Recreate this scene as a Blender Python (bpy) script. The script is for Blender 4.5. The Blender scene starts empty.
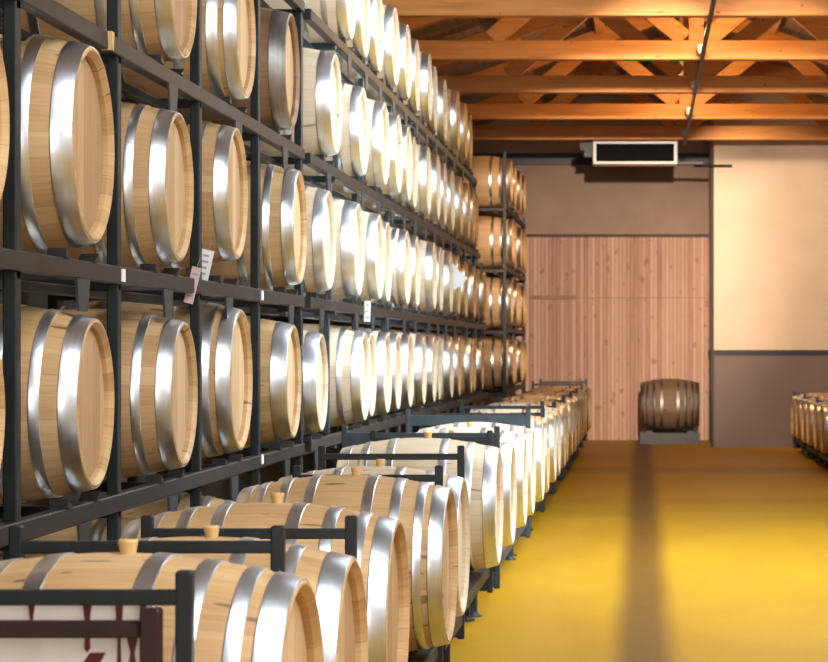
import bpy, bmesh, math, random
from mathutils import Vector, Matrix
random.seed(7)
PI = math.pi
SC = bpy.context.scene
COL = SC.collection

# ------------------------------------------------------------------ materials
class NT:
    """tiny node-tree helper"""
    def __init__(s, name):
        s.m = bpy.data.materials.new(name); s.m.use_nodes = True
        s.t = s.m.node_tree; s.n = s.t.nodes; s.n.clear()
        s.out = s.n.new('ShaderNodeOutputMaterial'); s.b = s.n.new('ShaderNodeBsdfPrincipled')
        s.t.links.new(s.b.outputs[0], s.out.inputs[0])
        s.tc = s.n.new('ShaderNodeTexCoord'); s.oi = s.n.new('ShaderNodeObjectInfo')
    def put(s, sock, v):
        if isinstance(v, bpy.types.NodeSocket): s.t.links.new(v, sock)
        else: sock.default_value = v
    def math(s, op, a, b=0.0, c=0.0):
        n = s.n.new('ShaderNodeMath'); n.operation = op
        s.put(n.inputs[0], a); s.put(n.inputs[1], b); s.put(n.inputs[2], c)
        return n.outputs[0]
    def xyz(s, v=None):
        n = s.n.new('ShaderNodeSeparateXYZ'); s.put(n.inputs[0], v or s.tc.outputs['Object']); return n.outputs
    def vec(s, x, y, z):
        n = s.n.new('ShaderNodeCombineXYZ')
        s.put(n.inputs[0], x); s.put(n.inputs[1], y); s.put(n.inputs[2], z); return n.outputs[0]
    def noise(s, vec, scale=5, detail=4, rough=.55):
        n = s.n.new('ShaderNodeTexNoise'); s.put(n.inputs['Vector'], vec)
        n.inputs['Scale'].default_value = scale; n.inputs['Detail'].default_value = detail
        n.inputs['Roughness'].default_value = rough
        return n.outputs['Fac']
    def white(s, v):
        n = s.n.new('ShaderNodeTexWhiteNoise'); n.noise_dimensions = '1D'; s.put(n.inputs['W'], v); return n.outputs['Value']
    def ramp(s, f, stops):
        n = s.n.new('ShaderNodeValToRGB'); s.put(n.inputs[0], f)
        e = n.color_ramp.elements
        while len(e) < len(stops): e.new(.5)
        for q, (p, c) in zip(e, stops): q.position = p; q.color = (*c, 1) if len(c) == 3 else c
        return n.outputs[0]
    def mix(s, f, a, b, mode='MIX'):
        n = s.n.new('ShaderNodeMix'); n.data_type = 'RGBA'; n.blend_type = mode
        s.put(n.inputs[0], f)
        for k, v in ((6, a), (7, b)):
            if isinstance(v, tuple) and len(v) == 3: v = (*v, 1)
            s.put(n.inputs[k], v)
        return n.outputs[2]
    def bump(s, h, strength=.2, dist=.01):
        n = s.n.new('ShaderNodeBump'); n.inputs['Strength'].default_value = strength
        n.inputs['Distance'].default_value = dist; s.put(n.inputs['Height'], h)
        s.t.links.new(n.outputs[0], s.b.inputs['Normal'])
    def fin(s, col, rough=.5, metal=0.0, spec=None):
        if isinstance(col, tuple) and len(col) == 3: col = (*col, 1)
        s.put(s.b.inputs['Base Color'], col); s.put(s.b.inputs['Roughness'], rough); s.put(s.b.inputs['Metallic'], metal)
        if spec is not None: s.b.inputs['Specular IOR Level'].default_value = spec
        return s.m

def stave_mat(name, dark, mid, light, n=26):
    t = NT(name); x, y, z = t.xyz()
    rnd = t.oi.outputs['Random']
    a = t.math('ADD', t.math('MULTIPLY', t.math('ARCTAN2', y, z), n/(2*PI)), t.math('MULTIPLY', rnd, 37.0))
    idx = t.math('FLOOR', a); fr = t.math('FRACT', a)
    w = t.white(t.math('ADD', idx, t.math('MULTIPLY', rnd, 91.0)))
    g = t.noise(t.vec(t.math('MULTIPLY', x, 2.0), t.math('MULTIPLY', a, 3.0), rnd), 3.0, 5, .6)
    blot = t.noise(t.vec(x, t.math('MULTIPLY', a, .25), t.math('MULTIPLY', rnd, 9.0)), 3.5, 3, .6)
    f = t.math('ADD', t.math('ADD', t.math('MULTIPLY', w, .24), t.math('MULTIPLY', g, .44)), t.math('MULTIPLY', blot, .34))
    c = t.ramp(f, [(.2, dark), (.5, mid), (.82, light)])
    edge = t.math('MINIMUM', fr, t.math('SUBTRACT', 1.0, fr))
    seam = t.math('LESS_THAN', edge, .018)
    c = t.mix(t.math('MULTIPLY', seam, .30), c, tuple(k*.35 for k in dark))
    kn = t.math('GREATER_THAN', t.noise(t.vec(t.math('MULTIPLY', x, .6), t.math('MULTIPLY', a, .22), t.math('MULTIPLY', rnd, 17.0)), 9.0, 1, .4), .735)
    c = t.mix(t.math('MULTIPLY', kn, .7), c, tuple(k*.3 for k in dark))
    t.bump(t.math('SUBTRACT', g, t.math('MULTIPLY', seam, .8)), .15, .003)
    return t.fin(c, .55, 0, .35)

def head_mat(name, dark, mid, light):
    t = NT(name); x, y, z = t.xyz(); rnd = t.oi.outputs['Random']
    a = t.math('ADD', t.math('MULTIPLY', y, 11.0), t.math('MULTIPLY', rnd, 5.0))
    idx = t.math('FLOOR', a); fr = t.math('FRACT', a)
    w = t.white(t.math('ADD', idx, t.math('MULTIPLY', rnd, 53.0)))
    g = t.noise(t.vec(t.math('MULTIPLY', z, 2.0), t.math('MULTIPLY', a, 4.0), rnd), 3.0, 5, .6)
    c = t.ramp(t.math('ADD', t.math('MULTIPLY', w, .5), t.math('MULTIPLY', g, .5)), [(.2, dark), (.5, mid), (.85, light)])
    edge = t.math('MINIMUM', fr, t.math('SUBTRACT', 1.0, fr))
    seam = t.math('LESS_THAN', edge, .03)
    c = t.mix(t.math('MULTIPLY', seam, .4), c, tuple(k*.4 for k in dark))
    t.bump(t.math('SUBTRACT', g, seam), .15, .003)
    return t.fin(c, .6, 0, .3)

def steel_mat(name, base, r0, r1, dark=.55):
    t = NT(name); x, y, z = t.xyz(); rnd = t.oi.outputs['Random']
    a = t.math('ARCTAN2', y, z)
    st = t.noise(t.vec(t.math('MULTIPLY', x, 60.0), t.math('MULTIPLY', a, 1.3), t.math('MULTIPLY', rnd, 20.0)), 1.0, 3, .6)
    sp = t.noise(t.vec(x, y, z), 14.0, 2, .5)
    f = t.math('ADD', t.math('MULTIPLY', st, .65), t.math('MULTIPLY', sp, .35))
    c = t.ramp(f, [(.3, tuple(k*dark for k in base)), (.6, base)])
    rr = t.math('ADD', r0, t.math('MULTIPLY', f, r1-r0))
    return t.fin(c, rr, 1.0)

def paint_mat(name, base, var=.25, rough=.5, wear=None, scale=9.0, spec=.4):
    t = NT(name); g = t.noise(t.tc.outputs['Object'], scale, 5, .6)
    c = t.ramp(g, [(.3, tuple(k*(1-var) for k in base)), (.7, tuple(min(1, k*(1+var)) for k in base))])
    if wear:
        w = t.math('GREATER_THAN', t.noise(t.tc.outputs['Object'], 23.0, 4, .7), .66)
        c = t.mix(t.math('MULTIPLY', w, .6), c, wear)
    t.bump(g, .08, .004)
    return t.fin(c, rough, 0, spec)

def timber_mat(name, dark, mid, light, axis=0, stretch=.8):
    t = NT(name); o = t.xyz(); rnd = t.oi.outputs['Random']
    s = [t.math('MULTIPLY', o[k], stretch if k == axis else 9.0) for k in range(3)]
    s[axis] = t.math('ADD', s[axis], t.math('MULTIPLY', rnd, 30.0))
    g = t.noise(t.vec(*s), 2.2, 6, .62)
    c = t.ramp(g, [(.28, dark), (.5, mid), (.75, light)])
    k = [t.math('MULTIPLY', o[j], 2.2 if j == axis else 3.2) for j in range(3)]
    kn = t.math('GREATER_THAN', t.noise(t.vec(*k), 5.0, 0, .4), .79)
    c = t.mix(t.math('MULTIPLY', kn, .75), c, tuple(q*.25 for q in dark))
    t.bump(g, .12, .004)
    return t.fin(c, .55, 0, .35)

M = {}
M['oak'] = stave_mat('pale_oak_staves', (.30, .160, .066), (.50, .308, .138), (.66, .458, .25))
M['oak_head'] = head_mat('pale_oak_head', (.38, .215, .10), (.54, .35, .178), (.66, .465, .265))
M['oak_whitish'] = stave_mat('whitish_oak_staves', (.44, .32, .20), (.60, .475, .32), (.70, .59, .44))  # whiter oak tone, given to barrels midway along the rows
M['oak_whitish_head'] = head_mat('whitish_oak_head', (.46, .33, .20), (.62, .49, .33), (.70, .58, .42))
M['chime'] = stave_mat('pale_oak_chime', (.30, .16, .055), (.46, .27, .105), (.58, .36, .16))
M['aged'] = stave_mat('aged_oak_staves', (.11, .052, .022), (.21, .11, .05), (.34, .20, .10))
M['aged_head'] = head_mat('aged_oak_head', (.30, .17, .07), (.45, .29, .14), (.55, .38, .2))
M['dark'] = stave_mat('old_dark_staves', (.075, .042, .022), (.14, .082, .042), (.21, .13, .07))
M['dark_head'] = head_mat('old_dark_head', (.08, .045, .022), (.13, .08, .04), (.18, .11, .06))
M['galv'] = steel_mat('galvanised_hoop', (.72, .76, .80), .30, .37, .82)
M['rust'] = steel_mat('tarnished_hoop', (.34, .32, .30), .35, .6)
M['bung'] = paint_mat('tan_silicone_bung', (.62, .40, .16), .15, .5)
M['rack_dark'] = paint_mat('dark_green_grey_rack_paint', (.0085, .0125, .013), .35, .5, (.03, .027, .022))
M['rack_blue'] = paint_mat('blue_grey_rack_paint', (.030, .046, .055), .3, .45, (.10, .12, .13))
M['bracket'] = paint_mat('grey_bracket_paint', (.028, .034, .035), .3, .5)
M['rail'] = paint_mat('worn_rail_steel', (.015, .0135, .012), .45, .5, (.055, .042, .03))
M['wine_red'] = paint_mat('wine_stained_steel', (.024, .0065, .0075), .4, .5)
M['wine'] = paint_mat('spilt_wine', (.10, .012, .022), .3, .35)
M['white_board'] = paint_mat('white_board', (.72, .69, .68), .08, .5)
M['paper'] = paint_mat('white_paper_tag', (.80, .80, .80), .06, .7)
M['pink_paper'] = paint_mat('pink_paper_tag', (.62, .44, .42), .1, .7)
M['ink'] = paint_mat('grey_ink', (.33, .32, .33), .1, .7)
M['pine_x'] = timber_mat('orange_pine_beam', (.46, .165, .034), (.60, .24, .056), (.70, .31, .085), 0)
M['pine_y'] = timber_mat('orange_pine_purlin', (.40, .15, .035), (.55, .23, .06), (.65, .30, .09), 1)
M['roof'] = timber_mat('brown_roof_boards', (.16, .10, .065), (.26, .17, .11), (.36, .25, .17), 1)
M['black'] = paint_mat('black_metal', (.014, .014, .016), .2, .45)
M['white_metal'] = paint_mat('white_enamel', (.72, .70, .69), .06, .35)
M['cream'] = paint_mat('cream_plaster', (.64, .50, .37), .06, .85, scale=2.0, spec=.2)
M['taupe'] = paint_mat('taupe_plaster', (.30, .21, .155), .1, .85, scale=2.0, spec=.2)
M['grey_wall'] = paint_mat('grey_brown_dado_paint', (.165, .122, .107), .07, .7, scale=2.0, spec=.25)
M['line'] = paint_mat('dark_dado_line', (.02, .018, .02), .1, .6)
M['shaded_wall'] = paint_mat('shade_darkened_render', (.07, .058, .048), .15, .9, scale=1.5, spec=.15)  # the shade behind the racks is put into this wall colour
M['grille'] = paint_mat('matt_black_grille', (.006, .006, .007), .2, .8, spec=.1)
M['side_wall'] = paint_mat('side_wall_plaster', (.55, .50, .43), .08, .85, scale=1.5, spec=.2)

def boards_mat():
    t = NT('pink_brown_vertical_boards'); x, y, z = t.xyz()
    a = t.math('MULTIPLY', x, 16.0); idx = t.math('FLOOR', a); fr = t.math('FRACT', a)
    w = t.white(idx)
    g = t.noise(t.vec(t.math('MULTIPLY', x, 22.0), y, t.math('MULTIPLY', z, 1.6)), 1.6, 5, .65)
    kn = t.math('GREATER_THAN', t.noise(t.vec(t.math('MULTIPLY', x, 7.0), y, t.math('MULTIPLY', z, 4.0)), 1.7, 1, .4), .70)
    c = t.ramp(t.math('ADD', t.math('MULTIPLY', w, .4), t.math('MULTIPLY', g, .6)), [(.25, (.36, .20, .14)), (.5, (.48, .295, .215)), (.8, (.58, .385, .29))])
    c = t.mix(t.math('MULTIPLY', kn, .5), c, (.2, .09, .055))
    seam = t.math('LESS_THAN', t.math('MINIMUM', fr, t.math('SUBTRACT', 1.0, fr)), .09)
    c = t.mix(t.math('MULTIPLY', seam, .6), c, (.15, .075, .05))
    t.bump(t.math('SUBTRACT', g, t.math('MULTIPLY', seam, 2)), .3, .01)
    return t.fin(c, .75, 0, .2)
M['boards'] = boards_mat()

def floor_mat():
    t = NT('ochre_epoxy_floor'); x, y, z = t.xyz()
    g = t.noise(t.vec(x, t.math('MULTIPLY', y, .5), z), 1.1, 5, .6)
    g2 = t.noise(t.vec(x, y, z), 22.0, 4, .65)
    c = t.ramp(t.math('ADD', t.math('MULTIPLY', g, .7), t.math('MULTIPLY', g2, .3)),
               [(.3, (.33, .162, .004)), (.55, (.395, .207, .006)), (.8, (.45, .25, .011))])
    # darker wavering strip along the aisle, and two darker bands across it
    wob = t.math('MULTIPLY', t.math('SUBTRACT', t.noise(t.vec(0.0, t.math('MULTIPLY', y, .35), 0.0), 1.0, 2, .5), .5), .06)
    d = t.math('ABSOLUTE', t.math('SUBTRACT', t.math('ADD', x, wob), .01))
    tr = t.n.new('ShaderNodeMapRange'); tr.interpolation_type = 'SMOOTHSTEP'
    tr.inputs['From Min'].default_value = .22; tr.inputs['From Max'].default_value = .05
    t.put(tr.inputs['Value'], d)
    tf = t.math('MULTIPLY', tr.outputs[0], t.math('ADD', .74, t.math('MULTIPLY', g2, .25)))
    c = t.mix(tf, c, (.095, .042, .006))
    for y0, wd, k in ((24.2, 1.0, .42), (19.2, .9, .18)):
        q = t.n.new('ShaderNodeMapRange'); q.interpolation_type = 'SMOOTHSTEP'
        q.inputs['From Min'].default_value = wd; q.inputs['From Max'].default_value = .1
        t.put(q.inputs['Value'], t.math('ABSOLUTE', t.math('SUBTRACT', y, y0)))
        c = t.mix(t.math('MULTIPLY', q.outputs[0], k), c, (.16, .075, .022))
    t.bump(g2, .05, .004)
    return t.fin(c, t.math('ADD', .42, t.math('MULTIPLY', g, .2)), 0, .18)
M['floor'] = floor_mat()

def glass_mat():
    t = NT('window_glass'); t.b.inputs['Transmission Weight'].default_value = 1.0
    return t.fin((.9, .95, 1.0), .05)
M['glass'] = glass_mat()
def lamp_mat(name, c, e):
    t = NT(name); t.b.inputs['Emission Color'].default_value = (*c, 1); t.b.inputs['Emission Strength'].default_value = e
    return t.fin(c, .4)
M['lamp_glow'] = lamp_mat('warm_lamp_glass', (1, .86, .66), 6.0)

# ------------------------------------------------------------------ mesh helpers
def box(bm, x0, x1, y0, y1, z0, z1):
    v = [bm.verts.new(p) for p in ((x0,y0,z0),(x1,y0,z0),(x1,y1,z0),(x0,y1,z0),(x0,y0,z1),(x1,y0,z1),(x1,y1,z1),(x0,y1,z1))]
    for f in ((0,3,2,1),(4,5,6,7),(0,1,5,4),(1,2,6,5),(2,3,7,6),(3,0,4,7)): bm.faces.new([v[i] for i in f])
def cbox(bm, c, s): box(bm, c[0]-s[0]/2, c[0]+s[0]/2, c[1]-s[1]/2, c[1]+s[1]/2, c[2]-s[2]/2, c[2]+s[2]/2)
def prism(bm, pts, axis, a, b):
    """extrude a 2-D outline along an axis ('x','y','z') from a to b"""
    def P(p, q): return {'x': (q, p[0], p[1]), 'y': (p[0], q, p[1]), 'z': (p[0], p[1], q)}[axis]
    A = [bm.verts.new(P(p, a)) for p in pts]; B = [bm.verts.new(P(p, b)) for p in pts]
    n = len(pts)
    bm.faces.new(A); bm.faces.new(B[::-1])
    for i in range(n): bm.faces.new((A[i], B[i], B[(i+1) % n], A[(i+1) % n]))
def bar(bm, p, q, w, h, up=(0, 0, 1)):
    """rectangular bar between two points"""
    p, q = Vector(p), Vector(q); d = (q-p).normalized(); u = Vector(up)
    s = d.cross(u).normalized(); u = s.cross(d)
    v = []
    for c in (p, q):
        for a, b in ((-1,-1),(1,-1),(1,1),(-1,1)): v.append(bm.verts.new(c + s*a*w/2 + u*b*h/2))
    for f in ((0,1,2,3),(7,6,5,4),(0,4,5,1),(1,5,6,2),(2,6,7,3),(3,7,4,0)): bm.faces.new([v[i] for i in f])
def lathe(bm, prof, seg=48, axis='x', closed=False, cap=False):
    """spin (pos, radius) pairs about an axis"""
    R = []
    for a, r in prof:
        ring = []
        for k in range(seg):
            t = 2*PI*k/seg; c, s = r*math.cos(t), r*math.sin(t)
            ring.append(bm.verts.new({'x': (a, c, s), 'y': (s, a, c), 'z': (c, s, a)}[axis]))
        R.append(ring)
    n = len(R)
    for i in range(n if closed else n-1):
        A, B = R[i], R[(i+1) % n]
        for k in range(seg): bm.faces.new((A[k], A[(k+1) % seg], B[(k+1) % seg], B[k]))
    if cap: bm.faces.new(R[0][::-1]); bm.faces.new(R[-1])
def tube(bm, pts, r, seg=8):
    pts = [Vector(p) for p in pts]; R = []
    for i, p in enumerate(pts):
        d = (pts[min(i+1, len(pts)-1)] - pts[max(i-1, 0)]).normalized()
        u = d.orthogonal().normalized() if i == 0 else (u - d*u.dot(d)).normalized()
        w = d.cross(u)
        R.append([bm.verts.new(p + (u*math.cos(2*PI*k/seg) + w*math.sin(2*PI*k/seg))*r) for k in range(seg)])
    for A, B in zip(R, R[1:]):
        for k in range(seg): bm.faces.new((A[k], A[(k+1) % seg], B[(k+1) % seg], B[k]))
    bm.faces.new(R[0][::-1]); bm.faces.new(R[-1])

def obj(name, fill, mat, parent=None, loc=(0, 0, 0), smooth=False, bevel=0):
    bm = bmesh.new(); fill(bm)
    bmesh.ops.recalc_face_normals(bm, faces=bm.faces)
    if bevel:
        bmesh.ops.bevel(bm, geom=bm.edges[:], offset=bevel, segments=1, affect='EDGES', clamp_overlap=True)
    me = bpy.data.meshes.new(name); bm.to_mesh(me); bm.free()
    me.materials.append(M[mat])
    if smooth:
        me.shade_smooth(); me.set_sharp_from_angle(angle=math.radians(35))
    o = bpy.data.objects.new(name, me); COL.objects.link(o); o.location = loc
    if parent: o.parent = parent
    return o
def tag(o, label, cat, group=None):
    o['label'] = label; o['category'] = cat
    if group: o['group'] = group
    return o
def thing(name, label, cat, loc=(0, 0, 0), rz=0, group=None):
    o = bpy.data.objects.new(name, None); COL.objects.link(o); o.empty_display_size = .2
    o.location = loc; o.rotation_euler = (0, 0, rz)
    return tag(o, label, cat, group)
def struct(name, fill, mat, parent=None, **k):
    o = obj(name, fill, mat, parent, **k)
    if not parent: o['kind'] = 'structure'
    return o
def copy_tree(o):
    r = o.copy(); COL.objects.link(r)
    for ch in o.children:
        c = ch.copy(); COL.objects.link(c); c.parent = r
        for g in ch.children:
            d = g.copy(); COL.objects.link(d); d.parent = c
    return r

ORD = ('first second third fourth fifth sixth seventh eighth ninth tenth eleventh twelfth thirteenth fourteenth fifteenth sixteenth '
       'seventeenth eighteenth nineteenth twentieth twenty-first twenty-second twenty-third twenty-fourth').split()

# ------------------------------------------------------------------ the room
CAM_H = 1.45
WL, WR, YB, YF, YREC = -3.15, 4.25, -4.0, 29.9, 32.2      # left / right / back / front wall, recess wall
XJ = 1.075                                                # right jamb of the recess
RIDGE, EAVE, SLOPE = .57, 4.86, .36
def roof_z(x): return EAVE + SLOPE*((x-WL) if x < RIDGE else (RIDGE-WL) - (x-RIDGE))

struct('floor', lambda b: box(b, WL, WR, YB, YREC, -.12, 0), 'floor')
struct('wall_left', lambda b: box(b, WL-.2, WL, YB, YREC, 0, EAVE), 'shaded_wall')
WIN = (8.6, 11.6, 2.9, 4.3)    # daylight window high in the right wall (outside the frame)
def wr(b):
    y0, y1, z0, z1 = WIN; top = roof_z(WR)
    box(b, WR, WR+.2, YB, y0, 0, top); box(b, WR, WR+.2, y1, YREC, 0, top)
    box(b, WR, WR+.2, y0, y1, 0, z0); box(b, WR, WR+.2, y0, y1, z1, top)
struct('wall_right', wr, 'side_wall')
w = struct('unseen_window', lambda b: [box(b, WR+.04, WR+.1, WIN[0], WIN[1], z, z+.06) for z in (WIN[2], (WIN[2]+WIN[3])/2, WIN[3]-.06)] +
           [box(b, WR+.04, WR+.1, y, y+.06, WIN[2], WIN[3]) for y in (WIN[0], 10.07, WIN[1]-.06)], 'white_metal')
struct('glass', lambda b: box(b, WR+.06, WR+.066, WIN[0], WIN[1], WIN[2], WIN[3]), 'glass', w)
# back wall behind the camera, with a wide gateway added to let in fill light
def wb(b):
    box(b, WL, -1.6, YB-.2, YB, 0, EAVE); box(b, 3.0, WR, YB-.2, YB, 0, EAVE); box(b, -1.6, 3.0, YB-.2, YB, 4.3, EAVE)
    prism(b, [(WL, EAVE), (WR, EAVE), (WR, roof_z(WR)), (RIDGE, roof_z(RIDGE))], 'y', YB-.2, YB)
struct('wall_back', wb, 'side_wall')
# end wall: cream above, grey-brown dado below a dark line, a recess with a boarded door to the left
struct('wall_front', lambda b: box(b, XJ, WR, YF, YREC+.2, 1.45, 6.2), 'cream')
struct('wall_front_dado', lambda b: box(b, XJ, WR, YF, YREC+.2, 0, 1.37), 'grey_wall')
struct('trim_1', lambda b: box(b, XJ-.01, WR, YF-.012, YREC+.2, 1.37, 1.45), 'line')
struct('wall_front_band', lambda b: box(b, WL, XJ, YREC-.05, YREC+.2, 3.29, 4.44), 'taupe')
struct('wall_front_gable', lambda b: box(b, WL, XJ, YREC, YREC+.2, 4.44, 6.2), 'cream')
struct('trim_2', lambda b: box(b, WL, XJ, YREC-.16, YREC, 4.42, 4.60), 'black')
struct('trim_3', lambda b: box(b, XJ-.045, XJ, YF-.01, YF+.1, 0, 4.45), 'line')
d = struct('door_1', lambda b: box(b, WL, XJ, YREC-.02, YREC+.2, 0, 3.29), 'boards')
struct('head_trim', lambda b: box(b, WL, XJ, YREC-.075, YREC-.02, 3.27, 3.31), 'line', d)
struct('seam', lambda b: box(b, WL, XJ, YREC-.028, YREC-.02, 2.285, 2.295), 'aged', d)
struct('latch_bar', lambda b: (box(b, -1.79, -1.06, YREC-.06, YREC-.02, 2.27, 2.33), box(b, -1.38, -1.34, YREC-.05, YREC-.02, 2.27, 2.46)), 'aged', d)
# roof: two boarded slopes
def rf(b):
    prism(b, [(WL-.2, roof_z(WL)-.07), (RIDGE, roof_z(RIDGE)), (WR+.2, roof_z(WR)-.07), (WR+.2, roof_z(WR)+.08), (RIDGE, roof_z(RIDGE)+.15), (WL-.2, roof_z(WL)+.08)], 'y', YB-.2, YREC+.3)
struct('ceiling', rf, 'roof')

# ------------------------------------------------------------------ roof trusses
CH0, CH1 = 4.50, 4.70
TR_Y = [18.3, 21.05, 23.75, 26.45, 29.05]
TR_LAB = ['orange pine roof truss highest in view, its tie beam cut by the top edge',
          'orange pine roof truss, second tie beam down from the top, bright lit webs above',
          'orange pine roof truss, third tie beam down, middle one of the five',
          'orange pine roof truss, fourth tie beam down, second from the end wall',
          'orange pine roof truss lowest in view, just in front of the end wall and heater']
def truss():
    r = thing('roof_truss', '', 'roof truss', (RIDGE, 0, CH0), 0, 'timber roof trusses')
    a, c = WL-RIDGE, WR-RIDGE
    obj('tie_beam', lambda b: box(b, a+.02, c-.02, -.07, .07, 0, CH1-CH0), 'pine_x', r, bevel=.006)
    zt = lambda x: roof_z(RIDGE+x) - CH0 - .20
    for s in (-1, 1):
        e = a if s < 0 else c
        obj('rafter', lambda b: bar(b, (e*.98, 0, zt(e*.98)), (0, 0, zt(0)), .12, .2), 'pine_x', r, bevel=.005)
        obj('strut', lambda b: bar(b, (s*.12, .0, CH1-CH0+.02), (s*1.12, 0, zt(s*1.12)-.06), .10, .19), 'pine_x', r, bevel=.004)
        obj('strut', lambda b: bar(b, (s*2.15, .0, CH1-CH0+.02), (s*1.25, 0, zt(s*1.25)-.06), .10, .19), 'pine_x', r, bevel=.004)
    obj('king_post', lambda b: box(b, -.08, .08, -.06, .06, CH1-CH0, zt(0)), 'pine_y', r, bevel=.005)
    return r
tr0 = truss()
for i, y in enumerate(TR_Y):
    t = tr0 if i == 0 else copy_tree(tr0)
    t.location.y = y; t['label'] = TR_LAB[i]
# purlins lie on the rafters
for k, (x, where) in enumerate(((-1.6, 'on the left slope near the racks'), (-.55, 'on the left slope close to the ridge'),
                                (1.7, 'on the right slope close to the ridge'), (2.75, 'on the right slope low down'))):
    o = obj('purlin', lambda b: box(b, -.06, .06, 0, (11.9 if x > 1 else 14.2), -.16, 0), 'pine_y', None, (x, 17.9, roof_z(x)-.02), bevel=.005)
    tag(o, 'long orange roof purlin ' + where, 'purlin', 'roof purlins')

# ------------------------------------------------------------------ light track and lamps under the ridge
tk = obj('lighting_track', lambda b: box(b, .60, .64, 7.0, 29.3, 4.45, 4.49), 'black')
tag(tk, 'thin black lighting track running along under the tie beams', 'light track')
def spot(y, lab, lit):
    r = thing('spotlight', lab, 'spotlight', (.62, y, 4.49), 0, 'spotlights on the ceiling track')
    obj('stem', lambda b: box(b, -.012, .012, -.012, .012, 0, .03), 'black', r)
    obj('lamp_body', lambda b: lathe(b, [(.03, .028), (.04, .042), (.11, .05), (.115, .045)], 20, 'z', cap=True), 'white_metal', r, smooth=True)
    obj('lamp_glass', lambda b: lathe(b, [(.115, .04), (.125, .025)], 20, 'z', cap=True), 'lamp_glow' if lit else 'white_metal', r, smooth=True)
for y, lab, lit in ((20.75, 'small lit spotlight on the track before the second tie beam', True), (23.5, 'small unlit spotlight on the track before the third tie beam', False),
                    (26.15, 'small lit spotlight on the track before the fourth tie beam', True), (28.75, 'small unlit spotlight on the track before the lowest tie beam', False)):
    spot(y, lab, lit)

# ------------------------------------------------------------------ heater under the last truss
h = thing('air_heater', 'wide white framed air heater with black grille under the lowest beam', 'heater', (-.10, 29.4, 4.17))
obj('casing', lambda b: box(b, -.62, .62, -.12, .25, 0, .37), 'white_metal', h, bevel=.012)
obj('grille', lambda b: [box(b, -.57, .57, -.128, -.12, .04, .30)] + [box(b, -.57, .57, -.135, -.128, .05+.03*k, .058+.03*k) for k in range(8)], 'grille', h)
obj('motor_box', lambda b: box(b, -.75, -.62, 0, .1, .12, .36), 'black', h)
obj('valve', lambda b: box(b, -.81, -.75, -.03, .1, .22, .32), 'black', h)
obj('pipe', lambda b: box(b, .60, 1.0, .1, .16, .02, .06), 'black', h)
for x in (-.48, .48): obj('hanger', lambda b: box(b, x-.02, x+.02, 0, .04, .36, .39), 'black', h)
pp = obj('conduit', lambda b: tube(b, [(XJ-.3, YF-.03, 4.2), (XJ+.27, YF-.03, 4.2)], .02), 'black')
tag(pp, 'short dark conduit crossing the corner of the cream end wall', 'pipe')

# ------------------------------------------------------------------ barrels
RH, RB, LEN = .280, .335, .765
def prof_r(x): return RB - (RB-RH)*abs(2*x/LEN)**1.9
def barrel(hoops, wood, head, metal, chime, bung):
    r = thing('wine_barrel', '', 'barrel')
    h = LEN/2
    def body(b):
        n = 18; P = [(-h + .004 + (LEN-.008)*k/n, 0) for k in range(n+1)]
        P = [(x, prof_r(x)) for x, _ in P]
        P += [(h, RH-.004), (h, RH-.009), (h-.016, RH-.024), (h-.06, RH-.027)]
        P = [(-x, q) for x, q in reversed(P[-4:])] + P
        lathe(b, P, 48, 'x')
    obj('body', body, wood, r, (0, 0, RB), smooth=True)
    for s in (1, -1):
        obj('head', lambda b: lathe(b, [(s*(h-.05), RH-.0265), (s*(h-.032), RH-.0265), (s*(h-.030), RH-.034)], 48, 'x', cap=True), head, r, (0, 0, RB), smooth=True)
        for d, wd in hoops:
            x0, x1 = s*(h-d), s*(h-d-wd)
            if x0 > x1: x0, x1 = x1, x0
            e = .002
            q = [(x0, prof_r(x0)-.001), (x0, prof_r(x0)+e), (x0+.002, prof_r(x0+.002)+e+.0015), (x1-.002, prof_r(x1-.002)+e+.0015), (x1, prof_r(x1)+e), (x1, prof_r(x1)-.001)]
            obj('hoop', lambda b: lathe(b, q, 48, 'x'), metal, r, (0, 0, RB), smooth=True)
    if bung:
        obj('bung', lambda b: lathe(b, [(RB-.006, .015), (RB+.002, .016), (RB+.024, .020), (RB+.027, .018)], 20, 'z', cap=True), 'bung', r, (.035, 0, RB), smooth=True)
    return r
H6 = ((.003, .058), (.116, .034), (.238, .036))
H8 = ((.003, .052), (.076, .032), (.160, .036), (.258, .038))
HC = ((.003, .056), (.082, .05), (.238, .034))
H4 = ((.003, .078), (.225, .034))
PROTO = {'six': barrel(H6, 'oak', 'oak_head', 'galv', 'chime', False),
         'eight': barrel(H8, 'oak', 'oak_head', 'galv', 'chime', False),
         'six_bung': barrel(H6, 'oak', 'oak_head', 'galv', 'chime', True),
         'eight_bung': barrel(H8, 'oak', 'oak_head', 'galv', 'chime', True),
         'wide': barrel(H4, 'oak', 'oak_head', 'galv', 'chime', False),
         'six_whitish': barrel(H6, 'oak_whitish', 'oak_whitish_head', 'galv', 'chime', False),
         'eight_whitish': barrel(H8, 'oak_whitish', 'oak_whitish_head', 'galv', 'chime', False),
         'wide_whitish': barrel(H4, 'oak_whitish', 'oak_whitish_head', 'galv', 'chime', False),
         'six_bung_whitish': barrel(H6, 'oak_whitish', 'oak_whitish_head', 'galv', 'chime', True),
         'close': barrel(HC, 'oak', 'oak_head', 'galv', 'chime', False),
         'aged': barrel(H4, 'aged', 'aged_head', 'rust', 'aged', False),
         'dark': barrel(H8, 'dark', 'dark_head', 'rust', 'dark', True)}
used = set()
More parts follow.
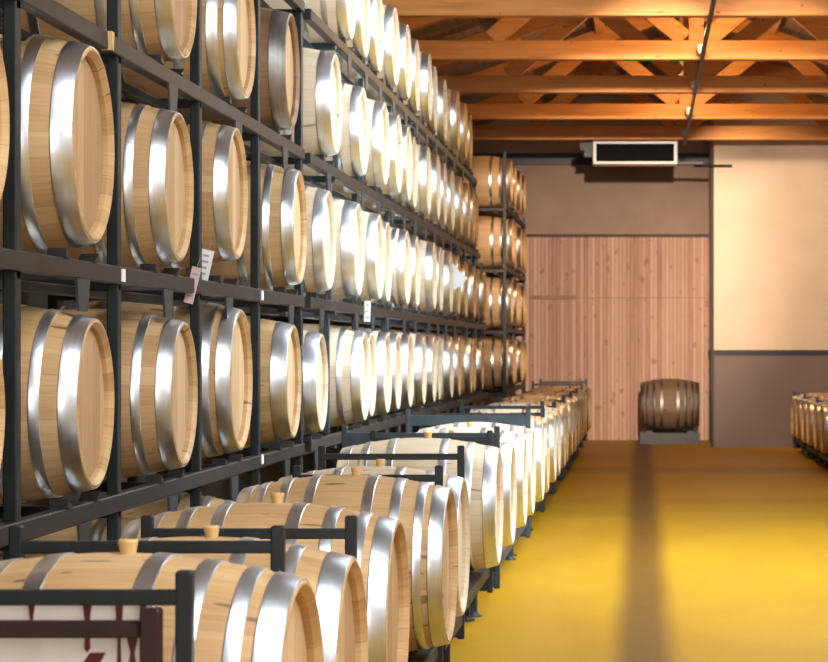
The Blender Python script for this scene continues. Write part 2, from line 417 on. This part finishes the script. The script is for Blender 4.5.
def put(kind, xh, y, z, label, group, s=1.0, face=1, rz=None, turn=0.0):
    """a barrel whose front head lies at x = xh, resting at height z"""
    p = PROTO[kind]
    o = p if kind not in used else copy_tree(p)
    used.add(kind)
    o.scale = (s, s, s)
    if rz is None: rz = (0 if face > 0 else PI) + random.uniform(-.008, .008) + turn
    o.rotation_euler = (0, 0, rz)
    o.location = (xh - face*LEN/2*s, y, z)
    o['label'] = label; o['group'] = group
    return o

XS = -1.765                     # head plane of the tall rack
TOP = {5: .16, 4: .95, 3: 1.74, 2: 2.53, 1: 3.32}      # rail tops of the five tiers
K = 1/.966
tiers = {
 1: [(12.35, 1), (13.1, 1), (13.8, 1), (14.55, 1), (15.3, 1), (16.05, 1), (16.8, 1), (17.55, 1), (18.4, 1), (19.25, 1), (20.2, 1), (21.2, 1)],
 2: [(7.70, 1), (8.95, 1), (10.12, .97*K), (11.54, .98*K), (12.95, 1.0), (13.72, 1), (14.46, 1), (15.2, 1), (15.95, 1), (16.7, 1), (17.43, 1), (18.17, 1), (18.9, 1), (19.65, 1), (20.4, 1), (21.14, 1), (21.9, 1)],
 3: [(5.33, 1), (6.46, 1.08*K), (7.62, .96*K), (8.75, .97*K), (10.30, .99*K), (11.28, .95*K), (12.66, 1.0*K), (13.42, 1), (14.2, 1), (15.2, 1), (15.95, 1), (16.95, 1), (17.7, 1), (18.45, 1), (19.3, 1), (20.6, 1), (21.7, 1), (22.9, 1)],
 4: [(5.33, .98), (6.48, .94*K), (7.70, .95*K), (8.86, 1.06*K), (10.18, .98*K), (11.10, .92*K), (12.68, .96*K), (13.42, 1), (14.15, 1), (14.88, 1), (15.62, 1), (16.36, 1), (17.1, 1), (17.84, 1), (18.6, 1), (19.35, 1), (20.7, 1), (21.5, 1), (22.8, 1)],
 5: [(5.33, 1), (6.46, 1), (7.55, 1), (8.75, 1)],
}
TN = {1: 'top', 2: 'second', 3: 'third', 4: 'fourth', 5: 'bottom'}
for tr, row in tiers.items():
    for i, (y, s) in enumerate(row):
        kind = 'six'
        if (tr, i) in ((4, 4), (4, 5), (2, 3), (3, 6)): kind = 'wide'
        if (tr, i) in ((2, 2),): kind = 'aged'
        if (tr, i) in ((4, 3), (2, 1)): kind = 'close'
        if tr in (3, 4) and i > 7 and i % 4 == 1: kind = 'eight'
        what = 'dark weathered barrel' if kind == 'aged' else ('large pale oak barrel' if s > 1.05 else 'pale oak barrel')
        if kind == 'wide': what += ' with broad head hoop'
        if kind == 'close': what += ' with paired hoops'
        lab = f'{what}, {ORD[i]} from near end, {TN[tr]} tier of long rack'
        if tr == 5: lab = f'oak barrel on the bottom tier behind the floor row, {ORD[i]} from the near end'
        if i == len(row)-1 and tr != 5: lab = f'{what} at far end, {TN[tr]} tier of long rack'
        if 10.8 < y < 19 and kind in ('six', 'eight', 'wide'): kind += '_whitish'  # whiter oak variant for this stretch of the rack
        lift = .06 if (tr, i) == (3, 3) else 0
        near = y < 12
        put(kind, XS + (random.uniform(-.012, .006) if near else random.uniform(-.05, .012)), y + (0 if near else random.uniform(-.015, .015)),
            TOP[tr] + lift, lab, f'barrels on the {TN[tr]} tier of the long rack', s, turn=.06 if y < 7 else (.045 if y < 11 else .03))
# the far rack by the end wall
XF = -1.69
FARY = [26.15, 26.95, 27.85, 28.65, 29.4]
for tr in (1, 2, 3, 4):
    for i, y in enumerate(FARY[:4 if tr == 1 else 5]):
        put('six', XF + random.uniform(-.02, .02), y, TOP[tr],
            f'oak barrel, {ORD[i]} from the camera, on the {TN[tr]} tier of the far rack', f'barrels on the {TN[tr]} tier of the far rack')

# the floor row in front of the tall rack
XR = -.722; ZR = .30
floor_y = [(4.215, 1.06, 'eight_bung'), (5.0, 1.02, 'six_bung'), (5.95, 1.04, 'eight_bung'), (7.5, 1.02, 'eight_bung'), (8.3, 1.0, 'six_bung'),
           (10.2, 1.05, 'six_bung'), (11.3, 1.0, 'six_bung'), (12.5, 1.0, 'six_bung'), (13.35, 1.0, 'six'), (14.6, 1.02, 'six'), (15.45, 1.0, 'eight'),
           (16.7, 1.0, 'six'), (17.55, 1.02, 'six'), (18.8, 1.0, 'six'), (19.65, 1.0, 'six'), (20.9, 1.02, 'six'), (21.75, 1.0, 'eight'), (23.0, 1.0, 'six'),
           (23.85, 1.0, 'six'), (25.1, 1.0, 'six'), (25.95, 1.0, 'six'), (27.2, 1.0, 'six'), (28.05, 1.0, 'six')]
FL = ['pale barrel lying nearest the camera in the floor row, tan bung on top',
      'pale oak barrel in the floor row, second from the camera, tan bung on top',
      'oak barrel in the floor row with wide bare belly, third from the camera',
      'large many-hooped oak barrel in the floor row, fourth from the camera',
      'whitish barrel between two black posts in the floor row, fifth from the camera']
for i, (y, s, kind) in enumerate(floor_y):
    lab = FL[i] if i < 5 else f'bright oak barrel in the floor row, {ORD[i]} from the camera'
    if i == len(floor_y)-1: lab = 'last oak barrel of the floor row, beside the end wall'
    if i in (4, 5, 6, 7, 8, 9, 11, 12): kind += '_whitish'  # whiter oak variant for these floor-row barrels
    put(kind, XR + random.uniform(-.008, .008) + (0 if i != 4 else -.012), y, ZR + (.012 if i == 0 else 0), lab, 'barrels of the floor row beside the aisle', s)
# the row on the other side of the aisle
for i, y in enumerate((28.2, 27.35, 26.3, 25.45, 24.4, 23.55, 22.5)):
    put('six', 2.11 + random.uniform(-.01, .01), y, .19, f'oak barrel of the row across the aisle, {ORD[i]} from the end wall', 'barrels of the row across the aisle', .98, -1)
# the old barrel against the boarded door
put('dark', .43+LEN*1.2/2, 31.2, .20, 'old dark barrel lying on a cradle against the boarded door', 'old barrel', 1.2, 1, 0)
del PROTO['dark']['group']

# ------------------------------------------------------------------ racks
def rack(name, label, ys, tiers_top, x0, x1, mat, up_w, railmat, brs, z_top, y_ends=None, group=None, over=(.02, .02), posts=None):
    """tall rack: uprights (front and rear) at ys, and for each tier front and rear rails, a tie rail and brackets"""
    r = thing(name, label, 'barrel rack', (x0, ys[0], 0), 0, group)
    ox, oy = x0, ys[0]
    E = y_ends or {}
    for y in ys:
        zt = z_top(y)
        if not posts: obj('upright', lambda b: cbox(b, (-.095, y-oy, zt/2), (.04, up_w, zt)), mat, r, bevel=.004)
        obj('rear_upright', lambda b: cbox(b, (x1-ox, y-oy, zt/2), (.04, up_w, zt)), mat, r, bevel=.004)
    for tr, zt in tiers_top.items():
        a, e = ys[0]-oy-over[0], E.get(tr, ys[-1])-oy+over[1]
        for xr in (-.09, -.53):
            obj('rail', lambda b: box(b, xr-.025, xr+.025, a, e, zt-.06, zt), railmat, r, bevel=.004)
        if zt > .3:
            obj('tie_rail', lambda b: box(b, -.24, -.20, a, e, zt-.105, zt-.07), mat, r, bevel=.003)
        for y in ys:
            if y-oy > e: continue
            obj('cross_bar', lambda b: box(b, x1-ox, -.075, y-oy-.02, y-oy+.02, zt-.085, zt-.045), mat, r, bevel=.003)
    for tr, y in posts or ():
        z0 = tiers_top[tr]; z1 = tiers_top[tr-1]-.06 if tr > 1 else z0+.45
        obj('post', lambda b: cbox(b, (-.13, y-oy, (z0+z1)/2), (.034, .034, z1-z0)), mat, r, bevel=.003)
    for tr, y in brs:
        zt = tiers_top[tr]
        if zt < .3: continue
        def br(b):
            q = [(-.075, 0), (.075, 0), (.05, -.105), (-.05, -.105)]
            prism(b, [(p[0]+y-oy, p[1]+zt-.06) for p in q], 'x', -.066, -.058)
        obj('bracket', br, 'bracket', r)
    # small cleats that keep each barrel from rolling
    for tr, y in brs:
        zt = tiers_top[tr]
        for s in (-1, 1):
            def cl(b):
                q = [(s*.13, 0), (s*.19, 0), (s*.19, .03)]
                prism(b, [(p[0]+y-oy, p[1]+zt) for p in q], 'x', -.12, -.06)
            obj('cleat', cl, railmat, r)
    return r
UX = -1.745
near_up = [4.6, 5.84, 6.97, 8.25, 9.52, 10.72]
NR = lambda tr: [(tr, y) for y, s in tiers[tr] if y < 10.6]
near_rack = rack('barrel_rack', 'tall dark steel rack nearest the camera, carrying the big left barrels', near_up, TOP, UX, XS-.66, 'rack_dark', .048, 'rail',
     [q for t in (1, 2, 3, 4, 5) for q in NR(t)], lambda y: 4.25, None, None, (.02, .02))
mid_up = [11.9, 15.85, 19.5, 21.95, 23.45]
def gaps(tr):
    row = [y for y, s in tiers[tr] if y > 10.6]; out = []
    for k, (p, q) in enumerate(zip(row, row[1:])):
        if q-p > .95 or k % 2 == 1: out.append((tr, (p+q)/2))
    return out + [(tr, row[-1]+.42)]
MR = lambda tr: [(tr, y) for y, s in tiers[tr] if y > 10.6][:14]
rack('barrel_rack', 'tall blue-grey steel rack in the middle, carrying the brightly lit barrels', mid_up, {k: v for k, v in TOP.items()}, UX, XS-.66, 'rack_blue', .036, 'rail',
     [q for t in (1, 2, 3, 4) for q in MR(t)], lambda y: 4.0 if y < 22.5 else 2.5, {1: 21.95, 2: 22.4}, None, (.95, .02), [q for t in (1, 2, 3, 4) for q in gaps(t)])
rack('barrel_rack', 'tall dark rack by the end wall, beyond the gap', [25.7, 27.4, 29.8], TOP, XF+.02, XF-.66, 'rack_dark', .036, 'rack_dark', [], lambda y: 4.0)

def floor_rack(name, label, y0, y1, xf, xb, zt, mat, z_rest, feet=True, face=1, barw=.028, inset=.03, group=None):
    """low two-barrel rack: base rails on legs with round feet, an end frame (two posts and a bar) at each end"""
    r = thing(name, label, 'barrel rack', (xf, y0, 0), 0, group)
    f = face
    for y in (0, y1-y0):
        for x in (0, xb-xf):
            zb = z_rest-.15
            obj('post', lambda b: cbox(b, (x, y, (zt+zb)/2), (.031, .031, zt-zb)), mat, r, bevel=.004)
            lx = x - f*.13 if x == 0 else x
            obj('leg', lambda b: cbox(b, (lx, y, (z_rest-.06)/2+.01), (.045, .045, z_rest-.08)), mat, r, bevel=.004)
            obj('foot', lambda b: lathe(b, [(0, .05), (.006, .05), (.010, .03), (.03, .022)], 16, 'z', cap=True), mat, r, (lx, y, 0), smooth=True)
        obj('crossbar', lambda b: box(b, min(0, xb-xf), max(0, xb-xf), y-.014, y+.014, zt-.036-barw, zt-.036), mat, r, bevel=.003)
        obj('base_bar', lambda b: box(b, min(0, xb-xf), max(0, xb-xf), y-.025, y+.025, z_rest-.14, z_rest-.06), mat, r, bevel=.003)
    for x in (-f*inset, xb-xf+f*.05):
        obj('rail', lambda b: box(b, x-.03, x+.03, 0, y1-y0, z_rest-.06, z_rest), mat, r, bevel=.004)
    return r
floor_rack('floor_rack', 'low rack round the nearest floor barrel, black top bars close to camera', 3.72, 4.67, -.85, -1.46, 1.04, 'rack_dark', ZR)
floor_rack('floor_rack', 'low black rack round the third and fourth floor barrels', 5.5, 7.88, -.80, -1.36, .995, 'rack_dark', ZR)
floor_rack('floor_rack', 'low black rack whose upright stands between the fifth and sixth floor barrels', 9.0, 10.72, -.815, -1.44, 1.02, 'rack_dark', ZR)
floor_rack('floor_rack', 'low blue-grey rack with heavy top bars halfway along the floor row', 10.9, 13.85, -.79, -1.62, 1.035, 'rack_blue', ZR, barw=.075)
ys = [14.1, 16.15, 18.25, 20.35, 22.45, 24.55, 26.6]
for i, y in enumerate(ys):
    floor_rack('floor_rack', f'low black floor-row rack, {ORD[i]} beyond the blue-grey one' if i < 6 else 'low black floor-row rack beside the end wall', y, y+1.95, -.80, -1.45, .98 + (.06 if i in (0, 6) else 0), 'rack_dark', ZR)
for i, y in enumerate((26.75, 24.85, 22.95, 21.05)):
    floor_rack('floor_rack', f'low black rack across the aisle, {ORD[i]} from the end wall', y+.06, y+1.84, 2.18, 2.8, .86, 'rack_dark', .19, face=-1)
# a plain rail pair under the second barrel and fifth barrel
for (a, b_, lab) in ((4.72, 5.42, 'short low base under the second floor barrel'), (8.05, 8.8, 'short low base under the fifth, whitish floor barrel')):
    r = thing('barrel_cradle', lab, 'barrel cradle', (-.86, a, 0))
    for x in (.04, -.5):
        obj('rail', lambda b: box(b, x-.03, x+.03, 0, b_-a, ZR-.06, ZR), 'rail', r, bevel=.004)
    for x in (0, -.65):
        for y in (.05, b_-a-.05):
            obj('leg', lambda b: cbox(b, (x, y, (ZR-.05)/2), (.04, .04, ZR-.05)), 'rack_dark', r, bevel=.003)
    for y in (.05, b_-a-.05):
        obj('base_bar', lambda b: box(b, -.65, 0, y-.02, y+.02, ZR-.12, ZR-.06), 'rack_dark', r)
# cradle of the old barrel
r = thing('barrel_cradle', 'dark cradle under the old barrel at the boarded door', 'barrel cradle', (.43, 31.2, 0))
for x in (-.32, .32):
    def sad(b):
        n = 10; R = RB*1.2
        pts = [(-.34, 0), (.34, 0), (.34, .2)] + [(R*math.sin(t), .197+R-R*math.cos(t)) for t in [.55 - 1.1*k/n for k in range(n+1)]] + [(-.34, .2)]
        prism(b, pts, 'x', x-.05, x+.05)
    obj('saddle', sad, 'black', r)
for y in (-.32, .32): obj('base_rail', lambda b: box(b, -.46, .46, y-.04, y+.04, 0, .17), 'black', r)

# ------------------------------------------------------------------ foreground: wine-stained frame and board
r = thing('stained_frame', 'wine-stained dark red steel frame in the bottom corner nearest the camera', 'frame', (-.893, 3.64, 0))
obj('post', lambda b: cbox(b, (0, 0, .49), (.036, .036, .98)), 'wine_red', r, bevel=.004)
obj('rail', lambda b: box(b, -.85, -.018, -.015, .015, .927, .957), 'wine_red', r, bevel=.004)
obj('rear_post', lambda b: cbox(b, (-.87, 0, .48), (.04, .04, .96)), 'wine_red', r, bevel=.004)
r = thing('splash_board', 'white splash board stained with red wine drips behind the nearest bars', 'board', (-1.35, 3.775, .55))
obj('panel', lambda b: box(b, -.50, .43, -.006, .006, -.4, .44), 'white_board', r, bevel=.002)
random.seed(3)
for k, (x, z0, z1, wd) in enumerate(((.305, .43, .33, .006), (.365, .43, .27, .005), (.41, .43, .30, .004), (.39, .36, .30, .007), (.20, .42, .36, .004))):
    obj('wine_drip', lambda b: prism(b, [(x-wd*1.6, z0), (x+wd*1.6, z0), (x+wd*.6, (z0+z1)/2), (x+wd, z1+.008), (x, z1), (x-wd, z1+.008), (x-wd*.6, (z0+z1)/2)], 'y', -.0085, -.006), 'wine', r)
obj('wine_drip', lambda b: prism(b, [(.34, .33), (.31, .33), (.27, .27), (.235, .20), (.22, .12), (.25, .12), (.265, .19), (.30, .255)], 'y', -.0085, -.006), 'wine', r)
obj('wine_drip', lambda b: prism(b, [(-.3, .205), (.0, .215), (.24, .215), (.24, .2), (.1, .195), (-.1, .19), (-.3, .185)], 'y', -.0085, -.006), 'wine', r)
obj('wine_drip', lambda b: lathe(b, [(-.0085, .006), (-.006, .007)], 10, 'y', cap=True), 'wine', r, (.30, 0, .24))

# ------------------------------------------------------------------ tags and papers tied to the rack
def paper(name, label, x, y, z, w, hgt, tilt, mat, lines=4):
    r = thing(name, label, 'tag', (x, y, z)); r.rotation_euler = (0, tilt, 0)
    obj('card', lambda b: box(b, -w/2, w/2, -.001, .001, -hgt, 0), mat, r)
    for k in range(lines):
        zz = -hgt*(.2 + .6*k/max(1, lines-1))
        obj('writing', lambda b: box(b, -w*.3, w*(.1+.2*random.random()), -.0018, -.001, zz-.004, zz+.004), 'ink', r)
    obj('string', lambda b: tube(b, [(0, 0, -.01), (.004, 0, .04)], .0015, 5), 'ink', r)
    return r
paper('paper_tag', 'white paper tag hanging askew from the third-tier rail', -1.80, 8.30, 1.865, .052, .125, .22, 'paper')
paper('paper_tag', 'pinkish strip tag hanging beside the white tag on the rack post', -1.80, 8.09, 1.785, .038, .150, .24, 'pink_paper')
paper('paper_tag', 'small white upright tag on the rail below the bright third-tier barrels', -1.79, 13.05, 1.77, .042, .135, .03, 'paper', 3)
for (y, z, lab) in ((6.97, 1.71, 'white marker on the post right of the biggest barrel'), (9.52, 1.71, 'white marker right of the hanging tags'), (9.52, .93, 'white marker under the fourth tier')):
    o = obj('marker', lambda b: box(b, -.001, .004, -.022, .018, -.022, .022), 'paper', near_rack, (-.063, y-near_up[0], z)); o['label'] = lab
o = obj('paper_flag', lambda b: prism(b, [(-.075, .11), (.0, .02), (.075, -.04), (.0, -.12), (-.06, -.15), (-.08, -.04)], 'y', -.001, .001), 'paper', None, (-1.72, 18.9, 2.17))
tag(o, 'crumpled white paper stuck on a far third-tier barrel', 'paper')

o = obj('wooden_wedge', lambda b: prism(b, [(-.018, .0), (.018, .0), (.007, -.062), (-.007, -.062)], 'x', -.02, .02), 'bung', None, (-1.815, 6.79, 2.53))
tag(o, 'small yellow wooden wedge hanging at the rail above the biggest barrel', 'wedge')
# added rooflights, out of view: glazed frames below the solid roof, for overhead light
def added_rooflight(n, x, y0, y1, w):
    z = roof_z(x) - .12
    q = struct(n, lambda b: [box(b, x-w/2-.06, x-w/2, y0, y1, z-.05, z+.05), box(b, x+w/2, x+w/2+.06, y0, y1, z-.05, z+.05),
                             box(b, x-w/2, x+w/2, y0-.06, y0, z-.05, z+.05), box(b, x-w/2, x+w/2, y1, y1+.06, z-.05, z+.05)], 'white_metal')
    struct('glass', lambda b: box(b, x-w/2, x+w/2, y0, y1, z+.01, z+.02), 'glass', q)  # pane of the added rooflight, out of view
    return z
Z1 = added_rooflight('added_rooflight_near', 1.3, -.5, 8.5, 1.6)
Z2 = added_rooflight('added_rooflight_mid', 1.1, 10.5, 16.5, 1.4)
# ------------------------------------------------------------------ light
def area(name, loc, target, sx, sy, power, color, spread=180):
    l = bpy.data.lights.new(name, 'AREA'); l.shape = 'RECTANGLE'; l.size = sx; l.size_y = sy
    l.energy = power; l.color = color; l.spread = math.radians(spread)
    o = bpy.data.objects.new(name, l); COL.objects.link(o); o.location = loc
    o.rotation_euler = (Vector(target)-Vector(loc)).to_track_quat('-Z', 'Y').to_euler()
    return o
def point(name, loc, power, color, r=.08):
    l = bpy.data.lights.new(name, 'POINT'); l.energy = power; l.color = color; l.shadow_soft_size = r
    o = bpy.data.objects.new(name, l); COL.objects.link(o); o.location = loc; return o
def spotl(name, loc, target, power, color, ang, blend=.6, r=.1):
    l = bpy.data.lights.new(name, 'SPOT'); l.energy = power; l.color = color; l.spot_size = math.radians(ang); l.spot_blend = blend; l.shadow_soft_size = r
    o = bpy.data.objects.new(name, l); COL.objects.link(o); o.location = loc
    o.rotation_euler = (Vector(target)-Vector(loc)).to_track_quat('-Z', 'Y').to_euler(); return o
WARM, COOL = (1, .64, .32), (.76, .88, 1.0)
area('gateway_fill', (.7, YB+.05, 2.6), (.2, 10, 1.8), 4.4, 3.4, 330, (1, .96, .90))  # added fill light in the unseen gateway
area('overhead_fill_near', (1.3, 4.0, Z1-.02), (-.6, 5.2, 0), 1.6, 8.8, 1000, (.90, .95, 1.0))  # added overhead light, like the next one, under the rooflight frames
area('overhead_fill_mid', (1.1, 13.5, Z2-.02), (-1.6, 14.2, 0), 1.4, 6.0, 1050, COOL, 140)
area('unseen_window_daylight', (WR-.02, 10.1, 3.6), (-1.8, 13.6, 1.6), 2.9, 1.35, 320, COOL, 120)
spotl('added_cool_spot', (RIDGE, 9.2, 4.42), (-1.5, 14.2, 1.7), 430, COOL, 60, .8, .2)  # added spot without a fixture, brightens the middle barrels
for y, p in ((19.8, 105), (25.2, 100)):
    point('truss_lamp', (.62, y, 4.62), p, WARM, .06)
for y, p in ((20.7, 130), (26.1, 60)):
    spotl('track_lamp_warm', (RIDGE, y, 4.36), (RIDGE-.3, y+1.2, 0), p, WARM, 104, .6, .12)
spotl('added_wall_spot', (RIDGE, 12.2, 4.36), (2.2, YF, 2.0), 6000, (1, .80, .62), 24, .8, .12)  # added spot, no fixture here, brightens the cream end wall
spotl('added_door_spot', (RIDGE, 12.0, 4.36), (-.7, YREC, 2.1), 12500, (1, .80, .64), 20, .8, .12)  # added out-of-view spot without a fixture, brightens the boarded door
spotl('truss_lamp_wall', (.75, 27.5, 4.85), (2.3, YF, 2.5), 290, (1, .78, .58), 84, .8, .1)
wd = bpy.data.worlds.new('World'); SC.world = wd; wd.use_nodes = True
wd.node_tree.nodes['Background'].inputs[0].default_value = (.75, .85, 1, 1)
wd.node_tree.nodes['Background'].inputs[1].default_value = .6

# ------------------------------------------------------------------ camera
cd = bpy.data.cameras.new('Camera'); cam = bpy.data.objects.new('Camera', cd); COL.objects.link(cam)
F = 2000.0
cd.sensor_fit = 'HORIZONTAL'; cd.sensor_width = 36; cd.lens = F/828*36
cd.shift_x = (414-642)/828; cd.shift_y = (350-331)/828
cam.location = (0, 0, CAM_H); cam.rotation_euler = (PI/2, 0, 0)
cd.dof.use_dof = True; cd.dof.focus_distance = 7.2; cd.dof.aperture_fstop = 9
cd.clip_end = 200
SC.camera = cam
SC.view_settings.view_transform = 'Standard'; SC.view_settings.look = 'None'
SC.view_settings.gamma = 1; SC.view_settings.use_curve_mapping = False
SC.view_settings.exposure = 0.0
